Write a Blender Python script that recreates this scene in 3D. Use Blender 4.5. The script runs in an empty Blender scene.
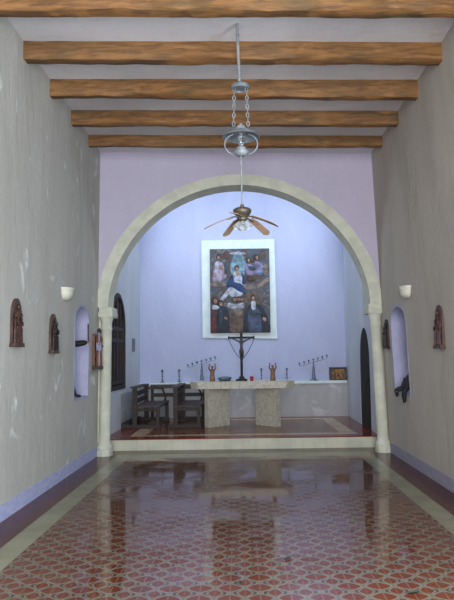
import bpy, bmesh, math, random
from mathutils import Vector, Matrix, noise
from mathutils.geometry import tessellate_polygon
random.seed(7)
PI = math.pi
SC = bpy.context.scene
COL = SC.collection

# ------------------------------------------------------------------ camera, world, light, exposure
cd = bpy.data.cameras.new('camera')
cam = bpy.data.objects.new('camera', cd)
COL.objects.link(cam)
F, PX, PITCH, ROLL = 660.0, 241.0, math.atan(57 / 660), 0.014
cd.sensor_fit = 'VERTICAL'
cd.sensor_height = 24.0
cd.lens = F / 600.0 * 24.0
cd.shift_x = -(PX - 227.0) / 600.0
cd.clip_start = 0.05
cam.matrix_world = (Matrix.Translation((0, 0, 1.55)) @ Matrix.Rotation(PI / 2 + PITCH, 4, 'X')
                    @ Matrix.Rotation(-ROLL, 4, 'Z'))
SC.camera = cam

w = bpy.data.worlds.new('sky')
SC.world = w
w.use_nodes = True
bg = w.node_tree.nodes['Background']
bg.inputs[0].default_value = (0.62, 0.78, 1.0, 1)
bg.inputs[1].default_value = 0.55

def area(name, loc, direction, sx, sy, power, color):
    ld = bpy.data.lights.new(name, 'AREA')
    ld.shape = 'RECTANGLE'
    ld.size, ld.size_y = sx, sy
    ld.energy = power
    ld.color = color
    o = bpy.data.objects.new(name, ld)
    COL.objects.link(o)
    o.location = loc
    o.rotation_euler = Vector(direction).to_track_quat('-Z', 'Y').to_euler()
    return o

# daylight entering by the chapel's openings, plus one added fill above the entrance
area('daylight_entrance', (0.15, -2.9, 1.75), (0, 1, 0.06), 2.3, 3.2, 720, (0.93, 0.97, 1.0))
area('daylight_nave_window', (2.45, 3.2, 2.0), (-1, 0.32, -0.05), 1.7, 1.5, 210, (0.72, 0.89, 1.0))
area('added_fill_above_entrance', (0.15, -2.95, 4.15), (0, 1, -0.05), 1.5, 0.9, 190, (0.95, 0.97, 1.0))  # added fill before the closed back wall, no window there; brightens the ceiling
area('daylight_apse_window_left', (-2.46, 13.2, 4.75), (1, 0.45, -0.10), 1.5, 1.3, 85, (0.72, 0.87, 1.0))
area('daylight_apse_window_right', (2.46, 13.2, 4.75), (-1, 0.45, -0.10), 1.5, 1.3, 92, (0.72, 0.86, 1.0))
area('daylight_niche_left', (-2.92, 9.5, 1.7), (1, 0.15, 0), 0.8, 1.2, 1.2, (0.80, 0.88, 1.0))
area('daylight_niche_right', (2.92, 9.5, 1.7), (-1, 0.15, 0), 0.8, 1.2, 0.3, (0.80, 0.88, 1.0))

SC.view_settings.view_transform = 'Standard'
SC.view_settings.look = 'None'
SC.view_settings.gamma = 1.0
SC.view_settings.use_curve_mapping = False
SC.view_settings.exposure = 0.0

# ------------------------------------------------------------------ materials
def lin(c):
    return tuple(((v / 255) / 12.92 if v / 255 <= 0.04045 else ((v / 255 + 0.055) / 1.055) ** 2.4) for v in c) + (1,)

class NT:
    def __init__(s, name):
        s.m = bpy.data.materials.new(name)
        s.m.use_nodes = True
        s.t = s.m.node_tree
        s.b = s.t.nodes['Principled BSDF']
    def n(s, typ, **kw):
        nd = s.t.nodes.new(typ)
        for k, v in kw.items():
            setattr(nd, k, v)
        return nd
    def l(s, a, b):
        s.t.links.new(a, b)
    def val(s, v, sock):
        if hasattr(v, 'links') or hasattr(v, 'is_linked'):
            s.l(v, sock)
        else:
            sock.default_value = v
    def math(s, op, a, b=0.0, c=None):
        nd = s.n('ShaderNodeMath', operation=op)
        s.val(a, nd.inputs[0]); s.val(b, nd.inputs[1])
        if c is not None: s.val(c, nd.inputs[2])
        return nd.outputs[0]
    def mix(s, f, a, b):
        nd = s.n('ShaderNodeMix', data_type='RGBA')
        s.val(f, nd.inputs[0]); s.val(a, nd.inputs[6]); s.val(b, nd.inputs[7])
        return nd.outputs[2]
    def noise(s, scale, detail=4, sc3=(1, 1, 1), rough=0.55, dist=0.0, loc=(0, 0, 0)):
        tc = s.n('ShaderNodeTexCoord')
        mp = s.n('ShaderNodeMapping')
        mp.inputs['Scale'].default_value = sc3
        mp.inputs['Location'].default_value = loc
        s.l(tc.outputs['Object'], mp.inputs[0])
        nz = s.n('ShaderNodeTexNoise')
        nz.inputs['Scale'].default_value = scale
        nz.inputs['Detail'].default_value = detail
        nz.inputs['Roughness'].default_value = rough
        nz.inputs['Distortion'].default_value = dist
        s.l(mp.outputs[0], nz.inputs['Vector'])
        return nz.outputs['Fac']
    def ramp(s, fac, a, b, smooth=True):
        nd = s.n('ShaderNodeMapRange')
        if smooth: nd.interpolation_type = 'SMOOTHSTEP'
        s.l(fac, nd.inputs[0])
        nd.inputs[1].default_value = a; nd.inputs[2].default_value = b
        return nd.outputs[0]
    def bump(s, h, strength=0.3, dist=0.01):
        nd = s.n('ShaderNodeBump')
        nd.inputs['Strength'].default_value = strength
        nd.inputs['Distance'].default_value = dist
        s.l(h, nd.inputs['Height'])
        s.l(nd.outputs[0], s.b.inputs['Normal'])

def mat(name, c1, c2=None, rough=0.6, scale=6, sc3=(1, 1, 1), metal=0.0, bump=0.0, lo=0.35, hi=0.65, bdist=0.01):
    q = NT(name)
    c2 = c2 or tuple(int(v * 0.82) for v in c1)
    f = q.noise(scale, 5, sc3)
    q.l(q.mix(q.ramp(f, lo, hi), lin(c1), lin(c2)), q.b.inputs['Base Color'])
    q.b.inputs['Roughness'].default_value = rough
    q.b.inputs['Metallic'].default_value = metal
    if bump: q.bump(f, bump, bdist)
    return q.m

def plaster(name, c1, c2, spot, spot_lo=0.66, spot_hi=0.74, streak=(1, 1, 0.35)):
    q = NT(name)
    big = q.ramp(q.noise(0.9, 5, streak, 0.6, 0.4), 0.33, 0.68)
    fine = q.noise(14, 5)
    sp = q.ramp(q.noise(2.3, 6, (1, 1, 0.7), 0.62, 0.8, (3.1, 1.7, 0.4)), spot_lo, spot_hi)
    a = q.mix(big, lin(c1), lin(c2))
    a = q.mix(q.math('MULTIPLY', fine, 0.22), a, lin(tuple(int(v * 0.75) for v in c1)))
    a = q.mix(q.math('MULTIPLY', sp, 0.75), a, lin(spot))
    q.l(a, q.b.inputs['Base Color'])
    q.b.inputs['Roughness'].default_value = 0.9
    q.bump(q.math('ADD', fine, q.math('MULTIPLY', big, 3.0)), 0.35, 0.012)
    return q.m

M = {}
M['wall_left'] = plaster('limewash_left', (186, 184, 178), (172, 169, 162), (222, 224, 222), 0.60, 0.70)
M['wall_right'] = plaster('limewash_right', (188, 180, 170), (172, 165, 156), (204, 198, 190), 0.68, 0.78)
M['ceiling'] = plaster('ceiling_plaster', (222, 218, 222), (208, 204, 208), (214, 212, 214))
M['lilac'] = plaster('lilac_wall', (194, 186, 206), (186, 178, 198), (202, 196, 212))
M['lilac_apse'] = plaster('lilac_apse', (184, 188, 216), (176, 180, 210), (206, 210, 228), 0.70, 0.8)
M['apse_side'] = plaster('apse_side_white', (196, 200, 206), (180, 184, 192), (208, 212, 216))
M['dado'] = plaster('stained_dado', (184, 184, 186), (160, 158, 156), (206, 206, 206), 0.6, 0.7)
M['stone'] = mat('painted_stone', (206, 206, 190), (190, 190, 176), 0.8, 5, bump=0.15)
M['soffit'] = M['stone']
M['reveal'] = mat('lilac_reveal', (168, 166, 192), (158, 156, 182), 0.85, 4, bump=0.1)
M['base_lilac'] = mat('lilac_skirting', (156, 160, 202), (174, 178, 206), 0.75, 6, (1, 1, 3), bump=0.1)
M['base_pale'] = mat('pale_lilac_skirting', (150, 147, 168), (140, 137, 152), 0.75, 6, (1, 1, 3), bump=0.1)
M['wood'] = None
M['white_frame'] = mat('white_painted_frame', (214, 224, 224), (204, 214, 216), 0.7, 5)
M['pew'] = mat('dark_pew_wood', (50, 37, 30), (32, 23, 19), 0.65, 5, (6, 1, 6), bump=0.15)
M['pewtop'] = mat('worn_pew_wood', (72, 56, 47), (50, 38, 31), 0.6, 5, (6, 1, 6), bump=0.15)
M['shutter'] = mat('dark_shutter_wood', (52, 36, 34), (34, 24, 24), 0.7, 5, (3, 3, 0.6), bump=0.15)
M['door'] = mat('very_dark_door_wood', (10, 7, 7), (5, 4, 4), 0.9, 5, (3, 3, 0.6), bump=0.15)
M['carved'] = mat('carved_red_brown_wood', (80, 44, 34), (38, 22, 20), 0.5, 22, bump=0.5, bdist=0.006)
M['carved_board'] = mat('carved_board_wood', (84, 58, 48), (50, 34, 30), 0.55, 14, (1, 1, 0.4), bump=0.3)
M['carved_dark'] = mat('carved_dark_wood', (46, 29, 26), (26, 16, 16), 0.5, 22, bump=0.5, bdist=0.006)
M['carved_light'] = mat('orange_brown_carving', (130, 84, 60), (88, 56, 42), 0.5, 18, bump=0.4, bdist=0.006)
M['carved_base'] = mat('blackened_wood_base', (40, 32, 30), (26, 20, 20), 0.5, 14)
M['cloth'] = mat('lilac_cloth', (160, 156, 190), (140, 136, 170), 0.8, 8)
M['black'] = mat('black_iron', (9, 9, 11), (5, 5, 7), 0.7, 10)
M['black_wood'] = mat('black_lacquer', (9, 10, 13), (5, 6, 8), 0.7, 10)
M['skin'] = mat('grey_patina_skin', (70, 72, 76), (46, 48, 54), 0.6, 16)
M['tan_wood'] = mat('tan_wood', (160, 110, 76), (120, 76, 50), 0.5, 12, bump=0.2)
M['terracotta'] = mat('terracotta', (140, 102, 74), (96, 68, 48), 0.55, 16, bump=0.3, bdist=0.004)
M['silver'] = mat('tarnished_silver', (116, 130, 142), (84, 98, 110), 0.4, 14, metal=0.6)
M['red'] = mat('red_glass', (176, 22, 36), (140, 14, 26), 0.2, 8)
M['pinkish'] = mat('pale_wax', (196, 190, 186), (176, 170, 166), 0.4, 8)
M['green_glass'] = mat('green_grey_glaze', (96, 122, 126), (70, 92, 98), 0.25, 8)
M['galv'] = mat('galvanised_steel', (150, 156, 162), (120, 126, 132), 0.5, 12, metal=0.2)
M['galv_dark'] = mat('dull_zinc', (128, 134, 142), (104, 110, 118), 0.55, 12, metal=0.2)
M['bronze'] = mat('aged_bronze', (104, 94, 80), (82, 74, 64), 0.45, 8, metal=0.5)
M['blade'] = mat('fan_blade_wood', (176, 148, 124), (150, 122, 100), 0.6, 9, (1, 6, 1))
M['sconce'] = mat('cream_plaster_sconce', (216, 214, 200), (204, 202, 188), 0.7, 8)
M['rope'] = mat('dark_cord', (38, 34, 36), (26, 24, 26), 0.8, 12)
M['boxwood'] = mat('dark_box_wood', (70, 48, 36), (44, 30, 24), 0.5, 9, (1, 1, 3), bump=0.2)
M['gilt'] = mat('worn_gilding', (130, 92, 40), (74, 46, 28), 0.45, 16, metal=0.3, lo=0.42, hi=0.58)
M['panel'] = mat('grey_steel_plate', (96, 104, 112), (74, 82, 90), 0.5, 10)
M['leaf'] = mat('dry_leaf', (40, 32, 18), (24, 22, 12), 0.7, 30)
M['leaf_green'] = mat('withered_green_leaf', (48, 50, 24), (30, 32, 16), 0.7, 30)
M['plasterscar'] = mat('fresh_white_plaster', (220, 220, 214), (200, 200, 196), 0.9, 12, bump=0.4)

def mk_beam():
    q = NT('hewn_beam_wood')
    g = q.noise(3.2, 6, (0.9, 7, 7), 0.6, 0.6)
    g2 = q.noise(1.4, 4, (0.8, 2.5, 2.5), 0.6, 0.3, (5, 2, 1))
    a = q.mix(q.ramp(g, 0.30, 0.72), lin((144, 100, 54)), lin((92, 62, 34)))
    a = q.mix(q.math('MULTIPLY', q.ramp(g2, 0.48, 0.7), 0.8), a, lin((84, 70, 42)))
    g3 = q.noise(2.2, 5, (0.8, 4, 4), 0.6, 0.3, (9, 4, 7))
    a = q.mix(q.math('MULTIPLY', q.ramp(g3, 0.56, 0.72), 0.6), a, lin((178, 128, 78)))
    q.l(a, q.b.inputs['Base Color'])
    q.b.inputs['Roughness'].default_value = 0.7
    q.bump(g, 0.5, 0.02)
    return q.m
M['beam'] = mk_beam()

def mk_travertine():
    q = NT('veined_travertine')
    g = q.noise(5, 8, (1, 1, 1), 0.65, 1.5)
    v = q.math('ABSOLUTE', q.math('SUBTRACT', g, 0.5))
    a = q.mix(q.ramp(v, 0.0, 0.05), lin((166, 160, 146)), lin((204, 200, 186)))
    a = q.mix(q.math('MULTIPLY', q.noise(20, 4), 0.5), a, lin((172, 168, 154)))
    q.l(a, q.b.inputs['Base Color'])
    q.b.inputs['Roughness'].default_value = 0.45
    return q.m
M['travertine'] = mk_travertine()

def mk_tile():
    """20 cm cement tile: lens-shaped petals in two directions round four-sided stars"""
    q = NT('patterned_cement_tile')
    tc = q.n('ShaderNodeTexCoord')
    sp = q.n('ShaderNodeSeparateXYZ')
    q.l(tc.outputs['Object'], sp.inputs[0])
    def cell(sock, off):
        a = q.math('ADD', q.math('DIVIDE', sock, 0.2), off)
        return q.math('SUBTRACT', q.math('FRACT', a), 0.5), a
    sx, ax = cell(sp.outputs['X'], 0.0)
    sy, ay = cell(sp.outputs['Y'], 0.0)
    x = q.math('ABSOLUTE', sx); y = q.math('ABSOLUTE', sy)
    def ln(a, b):
        return q.math('SQRT', q.math('ADD', q.math('MULTIPLY', a, a), q.math('MULTIPLY', b, b)))
    def gt(a, t): return q.math('GREATER_THAN', a, t)
    def lens(dx, dy, a_, b_):
        # 1 on the outline, less inside
        return q.math('ADD', q.math('POWER', q.math('DIVIDE', dx, a_), 1.35), q.math('POWER', q.math('DIVIDE', dy, b_), 1.35))
    x1 = q.math('SUBTRACT', 0.5, x); y1 = q.math('SUBTRACT', 0.5, y)   # distances from the seams
    e1 = lens(x1, y, 0.255, 0.36)                       # eye on the long seams
    e2 = lens(x, y1, 0.46, 0.40)                       # paired leaves across the middle
    e = q.math('MINIMUM', e1, e2)
    petal = q.math('LESS_THAN', e, 0.82)
    line = q.math('MULTIPLY', q.math('SUBTRACT', 1.0, petal), q.math('LESS_THAN', e, 1.14))
    c = ln(x, q.math('MULTIPLY', y, 0.9))
    ring = q.math('MULTIPLY', gt(c, 0.075), q.math('LESS_THAN', c, 0.125))
    diag = q.math('MULTIPLY', q.math('LESS_THAN', q.math('ABSOLUTE', q.math('SUBTRACT', x, y)), 0.03), q.math('LESS_THAN', c, 0.42))
    dark = q.math('MULTIPLY', gt(c, 0.125), q.math('LESS_THAN', c, 0.19))
    # worn colour variation, tile by tile and in drifts
    var = q.noise(1.1, 4)
    fine = q.noise(40, 3)
    red = q.mix(var, lin((112, 52, 27)), lin((86, 39, 24)))
    red = q.mix(q.math('MULTIPLY', fine, 0.35), red, lin((70, 34, 30)))
    cream = q.mix(fine, lin((116, 108, 94)), lin((94, 86, 75)))
    grey = q.mix(fine, lin((82, 70, 63)), lin((66, 53, 48)))
    col = q.mix(dark, grey, lin((70, 52, 46)))
    col = q.mix(ring, col, cream)
    col = q.mix(diag, col, cream)
    col = q.mix(line, col, cream)
    mid = q.math('MAXIMUM', gt(x, 0.486), q.math('LESS_THAN', x, 0.03))
    redm = q.mix(q.math('MULTIPLY', mid, 0.45), red, cream)
    col = q.mix(petal, col, redm)
    q.l(col, q.b.inputs['Base Color'])
    rg = q.n('ShaderNodeMapRange')
    worn = q.ramp(q.noise(1.25, 5, (1, 1, 1), 0.6, 0.3, (0.7, 2.2, 0)), 0.44, 0.60)   # wax worn off in patches
    q.l(worn, rg.inputs[0])
    rg.inputs[3].default_value = 0.055; rg.inputs[4].default_value = 0.24
    sl = q.n('ShaderNodeMapRange')
    q.l(worn, sl.inputs[0])
    sl.inputs[3].default_value = 0.50; sl.inputs[4].default_value = 0.22
    q.l(sl.outputs[0], q.b.inputs['Specular IOR Level'])
    q.l(rg.outputs[0], q.b.inputs['Roughness'])
    q.b.inputs['IOR'].default_value = 1.34
    return q.m
M['tile'] = mk_tile()

def mk_plain_tile(name, c1, c2, joint, sz=0.2, rlo=0.10, rhi=0.24, ymul=1.0, vert=False):
    q = NT(name)
    tc = q.n('ShaderNodeTexCoord')
    sp = q.n('ShaderNodeSeparateXYZ')
    q.l(tc.outputs['Object'], sp.inputs[0])
    def edge(sock, s_):
        f = q.math('FRACT', q.math('DIVIDE', sock, s_))
        return q.math('GREATER_THAN', q.math('ABSOLUTE', q.math('SUBTRACT', f, 0.5)), 0.487)
    e = edge(sp.outputs['X'], sz)
    if not vert: e = q.math('MAXIMUM', e, edge(sp.outputs['Y'], sz))
    a = q.mix(q.ramp(q.noise(2.5, 5), 0.3, 0.7), lin(c1), lin(c2))
    a = q.mix(q.math('MULTIPLY', e, 0.5), a, lin(joint))
    q.l(a, q.b.inputs['Base Color'])
    rg = q.n('ShaderNodeMapRange')
    q.l(q.noise(3, 4), rg.inputs[0])
    rg.inputs[3].default_value = rlo; rg.inputs[4].default_value = rhi
    q.l(rg.outputs[0], q.b.inputs['Roughness'])
    q.b.inputs['IOR'].default_value = 1.3
    q.b.inputs['Specular IOR Level'].default_value = 0.28
    return q.m
M['tile_red'] = mk_plain_tile('oxblood_cement_tile', (84, 38, 28), (66, 30, 25), (50, 24, 22))
M['tile_red2'] = mk_plain_tile('red_step_tile', (128, 48, 30), (106, 40, 28), (62, 30, 24))
M['tile_cream'] = mk_plain_tile('cream_cement_tile', (134, 132, 110), (120, 118, 98), (92, 90, 78))
M['tile_cream2'] = mk_plain_tile('cream_platform_tile', (190, 162, 130), (168, 142, 114), (130, 106, 84))
M['tile_brown'] = mk_plain_tile('brown_platform_tile', (122, 76, 52), (102, 62, 44), (84, 54, 40))
M['riser'] = mk_plain_tile('cream_riser_tile', (196, 196, 178), (176, 176, 160), (140, 136, 124), 0.2, 0.3, 0.5, vert=True)

def glass(name, col, rough=0.1, trans=0.85):
    q = NT(name)
    q.b.inputs['Base Color'].default_value = lin(col)
    q.b.inputs['Roughness'].default_value = rough
    q.b.inputs['Transmission Weight'].default_value = trans
    f = q.noise(30, 2); q.bump(f, 0.05, 0.002)
    return q.m
M['lampglass'] = glass('lamp_glass', (214, 220, 224), 0.08, 0.9)
M['frosted'] = glass('frosted_tulip_glass', (216, 222, 226), 0.45, 0.5)
M['pane'] = glass('window_pane', (230, 240, 250), 0.05, 0.97)

# ------------------------------------------------------------------ mesh helpers
class MB:
    def __init__(s):
        s.bm = bmesh.new()
    def face(s, pts, mi=0):
        vs = [s.bm.verts.new(p) for p in pts]
        f = s.bm.faces.new(vs); f.material_index = mi
        return f
    def box(s, x0, x1, y0, y1, z0, z1, bev=0.0, mx=None, mi=0):
        r = bmesh.ops.create_cube(s.bm, size=1.0)
        vs = r['verts']
        m = Matrix.Translation(((x0+x1)/2, (y0+y1)/2, (z0+z1)/2)) @ Matrix.Diagonal((abs(x1-x0), abs(y1-y0), abs(z1-z0), 1))
        bmesh.ops.transform(s.bm, matrix=m, verts=vs)
        fs = set(f for v in vs for f in v.link_faces)
        for f in fs: f.material_index = mi
        if bev:
            es = list(set(e for v in vs for e in v.link_edges))
            rb = bmesh.ops.bevel(s.bm, geom=es, offset=bev, segments=2, affect='EDGES', profile=0.6)
            vs = list(set(v for f in rb['faces'] for v in f.verts) | set(v for v in vs if v.is_valid))
        if mx is not None:
            bmesh.ops.transform(s.bm, matrix=mx, verts=vs)
        return vs
    def bar(s, a, b, wx, wy, bev=0.0):
        a, b = Vector(a), Vector(b)
        d = b - a
        rot = d.to_track_quat('Z', 'Y').to_matrix().to_4x4()
        s.box(-wx/2, wx/2, -wy/2, wy/2, 0, d.length, bev, Matrix.Translation(a) @ rot)
    def rings(s, rows, close=True, cap=True):
        vv = [[s.bm.verts.new(p) for p in r] for r in rows]
        n = len(rows[0])
        for i in range(len(vv)-1):
            for j in range(n if close else n-1):
                k = (j+1) % n
                s.bm.faces.new((vv[i][j], vv[i][k], vv[i+1][k], vv[i+1][j]))
        if cap:
            s.bm.faces.new(vv[0][::-1]); s.bm.faces.new(vv[-1])
        return vv
    def lathe(s, prof, seg=20, c=(0, 0, 0), sx=1.0, sy=1.0, mx=None, cap=True, a0=0.0, a1=2*PI):
        rows = []
        full = abs(a1 - a0 - 2*PI) < 1e-6
        n = seg if full else seg + 1
        for r, z in prof:
            row = []
            for j in range(n):
                t = a0 + (a1-a0) * j / seg
                p = Vector((c[0] + sx*max(r, 1e-4)*math.cos(t), c[1] + sy*max(r, 1e-4)*math.sin(t), c[2] + z))
                if mx is not None: p = mx @ p
                row.append(p)
            rows.append(row)
        s.rings(rows, full, cap)
    def tube(s, pts, rad, seg=8, cap=True):
        pts = [Vector(p) for p in pts]
        rr = rad if isinstance(rad, (list, tuple)) else [rad]*len(pts)
        rows = []
        up = None
        for i, p in enumerate(pts):
            t = (pts[min(i+1, len(pts)-1)] - pts[max(i-1, 0)]).normalized()
            if up is None:
                up = t.orthogonal().normalized()
            else:
                up = (up - t*up.dot(t)).normalized()
            b = t.cross(up)
            rows.append([p + (up*math.cos(2*PI*j/seg) + b*math.sin(2*PI*j/seg))*rr[i] for j in range(seg)])
        s.rings(rows, True, cap)
    def ball(s, c, rx, ry=None, rz=None, seg=12, mx=None):
        ry = ry or rx; rz = rz or rx
        r = bmesh.ops.create_uvsphere(s.bm, u_segments=seg, v_segments=max(6, seg//2+2), radius=1.0)
        m = Matrix.Translation(c) @ (mx if mx is not None else Matrix.Identity(4)) @ Matrix.Diagonal((rx, ry, rz, 1))
        bmesh.ops.transform(s.bm, matrix=m, verts=r['verts'])
    def prism(s, poly, fn, t0, t1, mi=0):
        """poly: 2D loop; fn(u, v, t) -> xyz; closed solid between t0 and t1"""
        a = [s.bm.verts.new(fn(u, v, t0)) for u, v in poly]
        b = [s.bm.verts.new(fn(u, v, t1)) for u, v in poly]
        n = len(poly)
        fs = [s.bm.faces.new(a[::-1]), s.bm.faces.new(b)]
        for i in range(n):
            fs.append(s.bm.faces.new((a[i], a[(i+1) % n], b[(i+1) % n], b[i])))
        for f in fs: f.material_index = mi
    def torus(s, R, r, mx, seg=14, rs=6, sx=1.0, sy=1.0):
        rows = []
        for i in range(seg):
            t = 2*PI*i/seg
            c = Vector((math.cos(t)*R*sx, math.sin(t)*R*sy, 0))
            o = Vector((math.cos(t), math.sin(t), 0))
            rows.append([mx @ (c + o*(r*math.cos(2*PI*j/rs)) + Vector((0, 0, r*math.sin(2*PI*j/rs)))) for j in range(rs)])
        rows.append(rows[0])
        s.rings(rows, True, False)
    def build(s, name, mats, parent=None, smooth=False, fix=True):
        bmesh.ops.remove_doubles(s.bm, verts=s.bm.verts, dist=1e-5)
        if fix: bmesh.ops.recalc_face_normals(s.bm, faces=s.bm.faces)
        me = bpy.data.meshes.new(name)
        if smooth:
            for f in s.bm.faces: f.smooth = True
        s.bm.to_mesh(me); s.bm.free()
        for m in (mats if isinstance(mats, (list, tuple)) else [mats]): me.materials.append(m)
        if smooth:
            try: me.set_sharp_from_angle(angle=math.radians(45))
            except Exception: pass
        o = bpy.data.objects.new(name, me)
        COL.objects.link(o)
        if parent is not None: o.parent = parent
        return o

def thing(name, label, cat, loc=(0, 0, 0), rz=0.0, group=None):
    o = bpy.data.objects.new(name, None)
    COL.objects.link(o)
    o.empty_display_size = 0.1
    o.location = loc; o.rotation_euler = (0, 0, rz)
    o['label'] = label; o['category'] = cat
    if group: o['group'] = group
    return o
def tag(o, label, cat, group=None):
    o['label'] = label; o['category'] = cat
    if group: o['group'] = group
    return o
def struct(o):
    o['kind'] = 'structure'
    return o
def copy_tree(o, parent=None):
    c = o.copy(); COL.objects.link(c)
    if parent is not None: c.parent = parent
    for ch in list(o.children): copy_tree(ch, c)
    return c

def arch_loop(u0, u1, z0, z1, n=14, pointed=0.0):
    """opening outline: straight jambs, round head reaching z1"""
    r = (u1-u0)/2; uc = (u0+u1)/2; zs = z1 - r*(1.0+pointed)
    pts = [(u0, z0), (u1, z0)]
    for i in range(n+1):
        t = PI*i/n
        pts.append((uc + r*math.cos(t), zs + r*(1.0+pointed)*math.sin(t)))
    return pts

def wall(name, fn, outline, holes, t, m_wall, m_reveal):
    b = MB()
    loops = [[Vector((u, v, 0)) for u, v in outline]] + [[Vector((u, v, 0)) for u, v in h] for h in holes]
    flat = [p for l in loops for p in l]
    tris = tessellate_polygon(loops)
    for k, d in enumerate((0.0, t)):
        vs = [b.bm.verts.new(fn(p.x, p.y, d)) for p in flat]
        for tr in tris:
            try: b.bm.faces.new([vs[i] for i in (tr if k == 0 else tr[::-1])])
            except ValueError: pass
    for li, l in enumerate(loops):
        n = len(l)
        for i in range(n):
            p, q = l[i], l[(i+1) % n]
            f = b.face([fn(p.x, p.y, 0), fn(q.x, q.y, 0), fn(q.x, q.y, t), fn(p.x, p.y, t)])
            f.material_index = 1 if li else 0
    return struct(b.build(name, [m_wall, m_reveal]))

# ------------------------------------------------------------------ the room
ZC = 4.93                                    # ceiling of the nave
XL = lambda z: -2.35 + 0.010*z               # the old walls are not quite plumb
XR = lambda z: 2.36 - 0.034*z
Y0, YA = -3.0, 10.70                         # entrance wall, face of the chancel arch
TH = 0.62
ZT_ = lambda x: -0.017*x                     # the ceiling dips a little towards the right

# floor: oxblood border, cream band, patterned field
b = MB()
def rect(x0, x1, y0, y1, mi, z=0.0):
    b.face([(x0, y0, z), (x1, y0, z), (x1, y1, z), (x0, y1, z)], mi)
yi0, yi1, xi, xo, yo1 = -1.98, 10.46, 1.80, 2.02, 10.84
rect(-xi, xi, yi0, yi1, 0)
rect(-xo, -xi, yi0-0.22, yo1, 1); rect(xi, xo, yi0-0.22, yo1, 1)
rect(-xi, xi, yi1, yo1, 1); rect(-xi, xi, yi0-0.22, yi0, 1)
rect(-2.6, -xo, Y0-0.3, 11.4, 2); rect(xo, 2.6, Y0-0.3, 11.4, 2)
rect(-xo, xo, yo1, 11.4, 2); rect(-xo, xo, Y0-0.3, yi0-0.22, 2)
struct(b.build('floor', [M['tile'], M['tile_cream'], M['tile_red']]))

# nave side walls (niche windows, one tall window on the right behind the camera)
nl = arch_loop(9.25, 10.08, 1.00, 2.32, pointed=-0.45)
nr = arch_loop(9.22, 10.10, 1.00, 2.25, pointed=-0.45)
wall('wall_left', lambda u, v, d: (XL(v) - d, u, v), [(Y0, 0), (11.12, 0), (11.12, ZC+0.08), (Y0, ZC+0.08)], [nl], TH, M['wall_left'], M['reveal'])
wn = arch_loop(2.3, 4.1, 1.1, 3.0)
wall('wall_right', lambda u, v, d: (XR(v) + d, u, v), [(Y0, 0), (11.12, 0), (11.12, ZC+0.08), (Y0, ZC+0.08)], [nr, wn], TH, M['wall_right'], M['reveal'])
dn = arch_loop(-1.1, 1.4, 0.0, 3.4)
wall('wall_back', lambda u, v, d: (u, Y0 - d, v), [(-2.9, 0), (-1.1, 0)] + arch_loop(-1.1, 1.4, 0.0, 3.4)[:1:-1] + [(1.4, 0), (2.9, 0), (2.9, ZC+0.08), (-2.9, ZC+0.08)], [], 0.4, M['wall_left'], M['reveal'])
b = MB(); b.box(-2.9, 2.9, Y0-0.4, 11.12, ZC, ZC+0.2)
for v in b.bm.verts: v.co.z += ZT_(v.co.x)
struct(b.build('ceiling', M['ceiling']))

# lilac paint carried round the niche openings
def halo(name, loop, fn, gr):
    b = MB()
    uc = sum(p[0] for p in loop)/len(loop); vc = sum(p[1] for p in loop)/len(loop)
    rows = []
    for k, (u, v) in enumerate(loop):
        g = gr*(0.8 + 0.5*noise.noise(Vector((u*3, v*3, 1))))
        d = Vector((u-uc, (v-vc)*0.5)).normalized()
        o = (u + d.x*g, v + d.y*g*1.4)
        rows.append([fn(u, v, 0.0), fn(u, v, -0.004), fn(o[0], o[1], -0.004), fn(o[0], o[1], 0.0)])
    rows.append(rows[0])
    b.rings(rows, True, False)
    struct(b.build(name, M['reveal']))
halo('trim_7', nl, lambda u, v, d: (XL(v) - d, u, v), 0.045)
halo('trim_8', nr, lambda u, v, d: (XR(v) + d, u, v), 0.045)

# skirtings painted on the walls
for nm, f, s, m in (('baseboard_left', XL, 1, M['base_lilac']), ('baseboard_right', XR, -1, M['base_pale'])):
    b = MB()
    n = 40
    lo, up = [], []
    rows = []
    for i in range(n+1):
        y = Y0 + (YA - Y0)*i/n
        h = 0.155 + 0.008*noise.noise(Vector((y*1.7, s, 0)))
        rows.append([(f(0) - s*0.01, y, 0), (f(0) + s*0.012, y, 0), (f(h) + s*0.012, y, h), (f(h) - s*0.01, y, h)])
    b.rings(rows)
    struct(b.build(nm, m))

# chancel arch: lilac wall, raised stone band, deep soffit
AC, AW, AZ, AR = -0.03, 2.13, 2.38, 2.00      # centre, half span, springing, rise
BW = 0.19                                     # band width
YB = 11.12
def arch_pt(t, off=0.0):
    return (AC + (AW+off)*math.cos(t), AZ + (AR+off*0.92)*max(0.0, math.sin(t))**1.07)
N = 48
ts = [PI*i/N for i in range(N+1)]
b = MB()
outer = []
for t in ts:                                  # where the radial line leaves the wall rectangle
    x, z = arch_pt(t, BW-0.01)
    dx, dz = math.cos(t), math.sin(t)
    ks = []
    if dx > 1e-6: ks.append((2.62 - x)/dx)
    if dx < -1e-6: ks.append((-2.62 - x)/dx)
    if dz > 1e-6: ks.append((ZC + 0.05 - z)/dz)
    k = min(ks); outer.append((x+dx*k, z+dz*k))
inner = [arch_pt(t, 0.0) for t in ts]
for y, flip in ((YA, False), (YB, True)):
    for i in range(N):
        mid = [arch_pt(ts[i], 0.0), arch_pt(ts[i+1], 0.0)]
        b.face([(mid[0][0], y, mid[0][1]), (outer[i][0], y, outer[i][1]), (outer[i+1][0], y, outer[i+1][1]), (mid[1][0], y, mid[1][1])])
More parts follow.
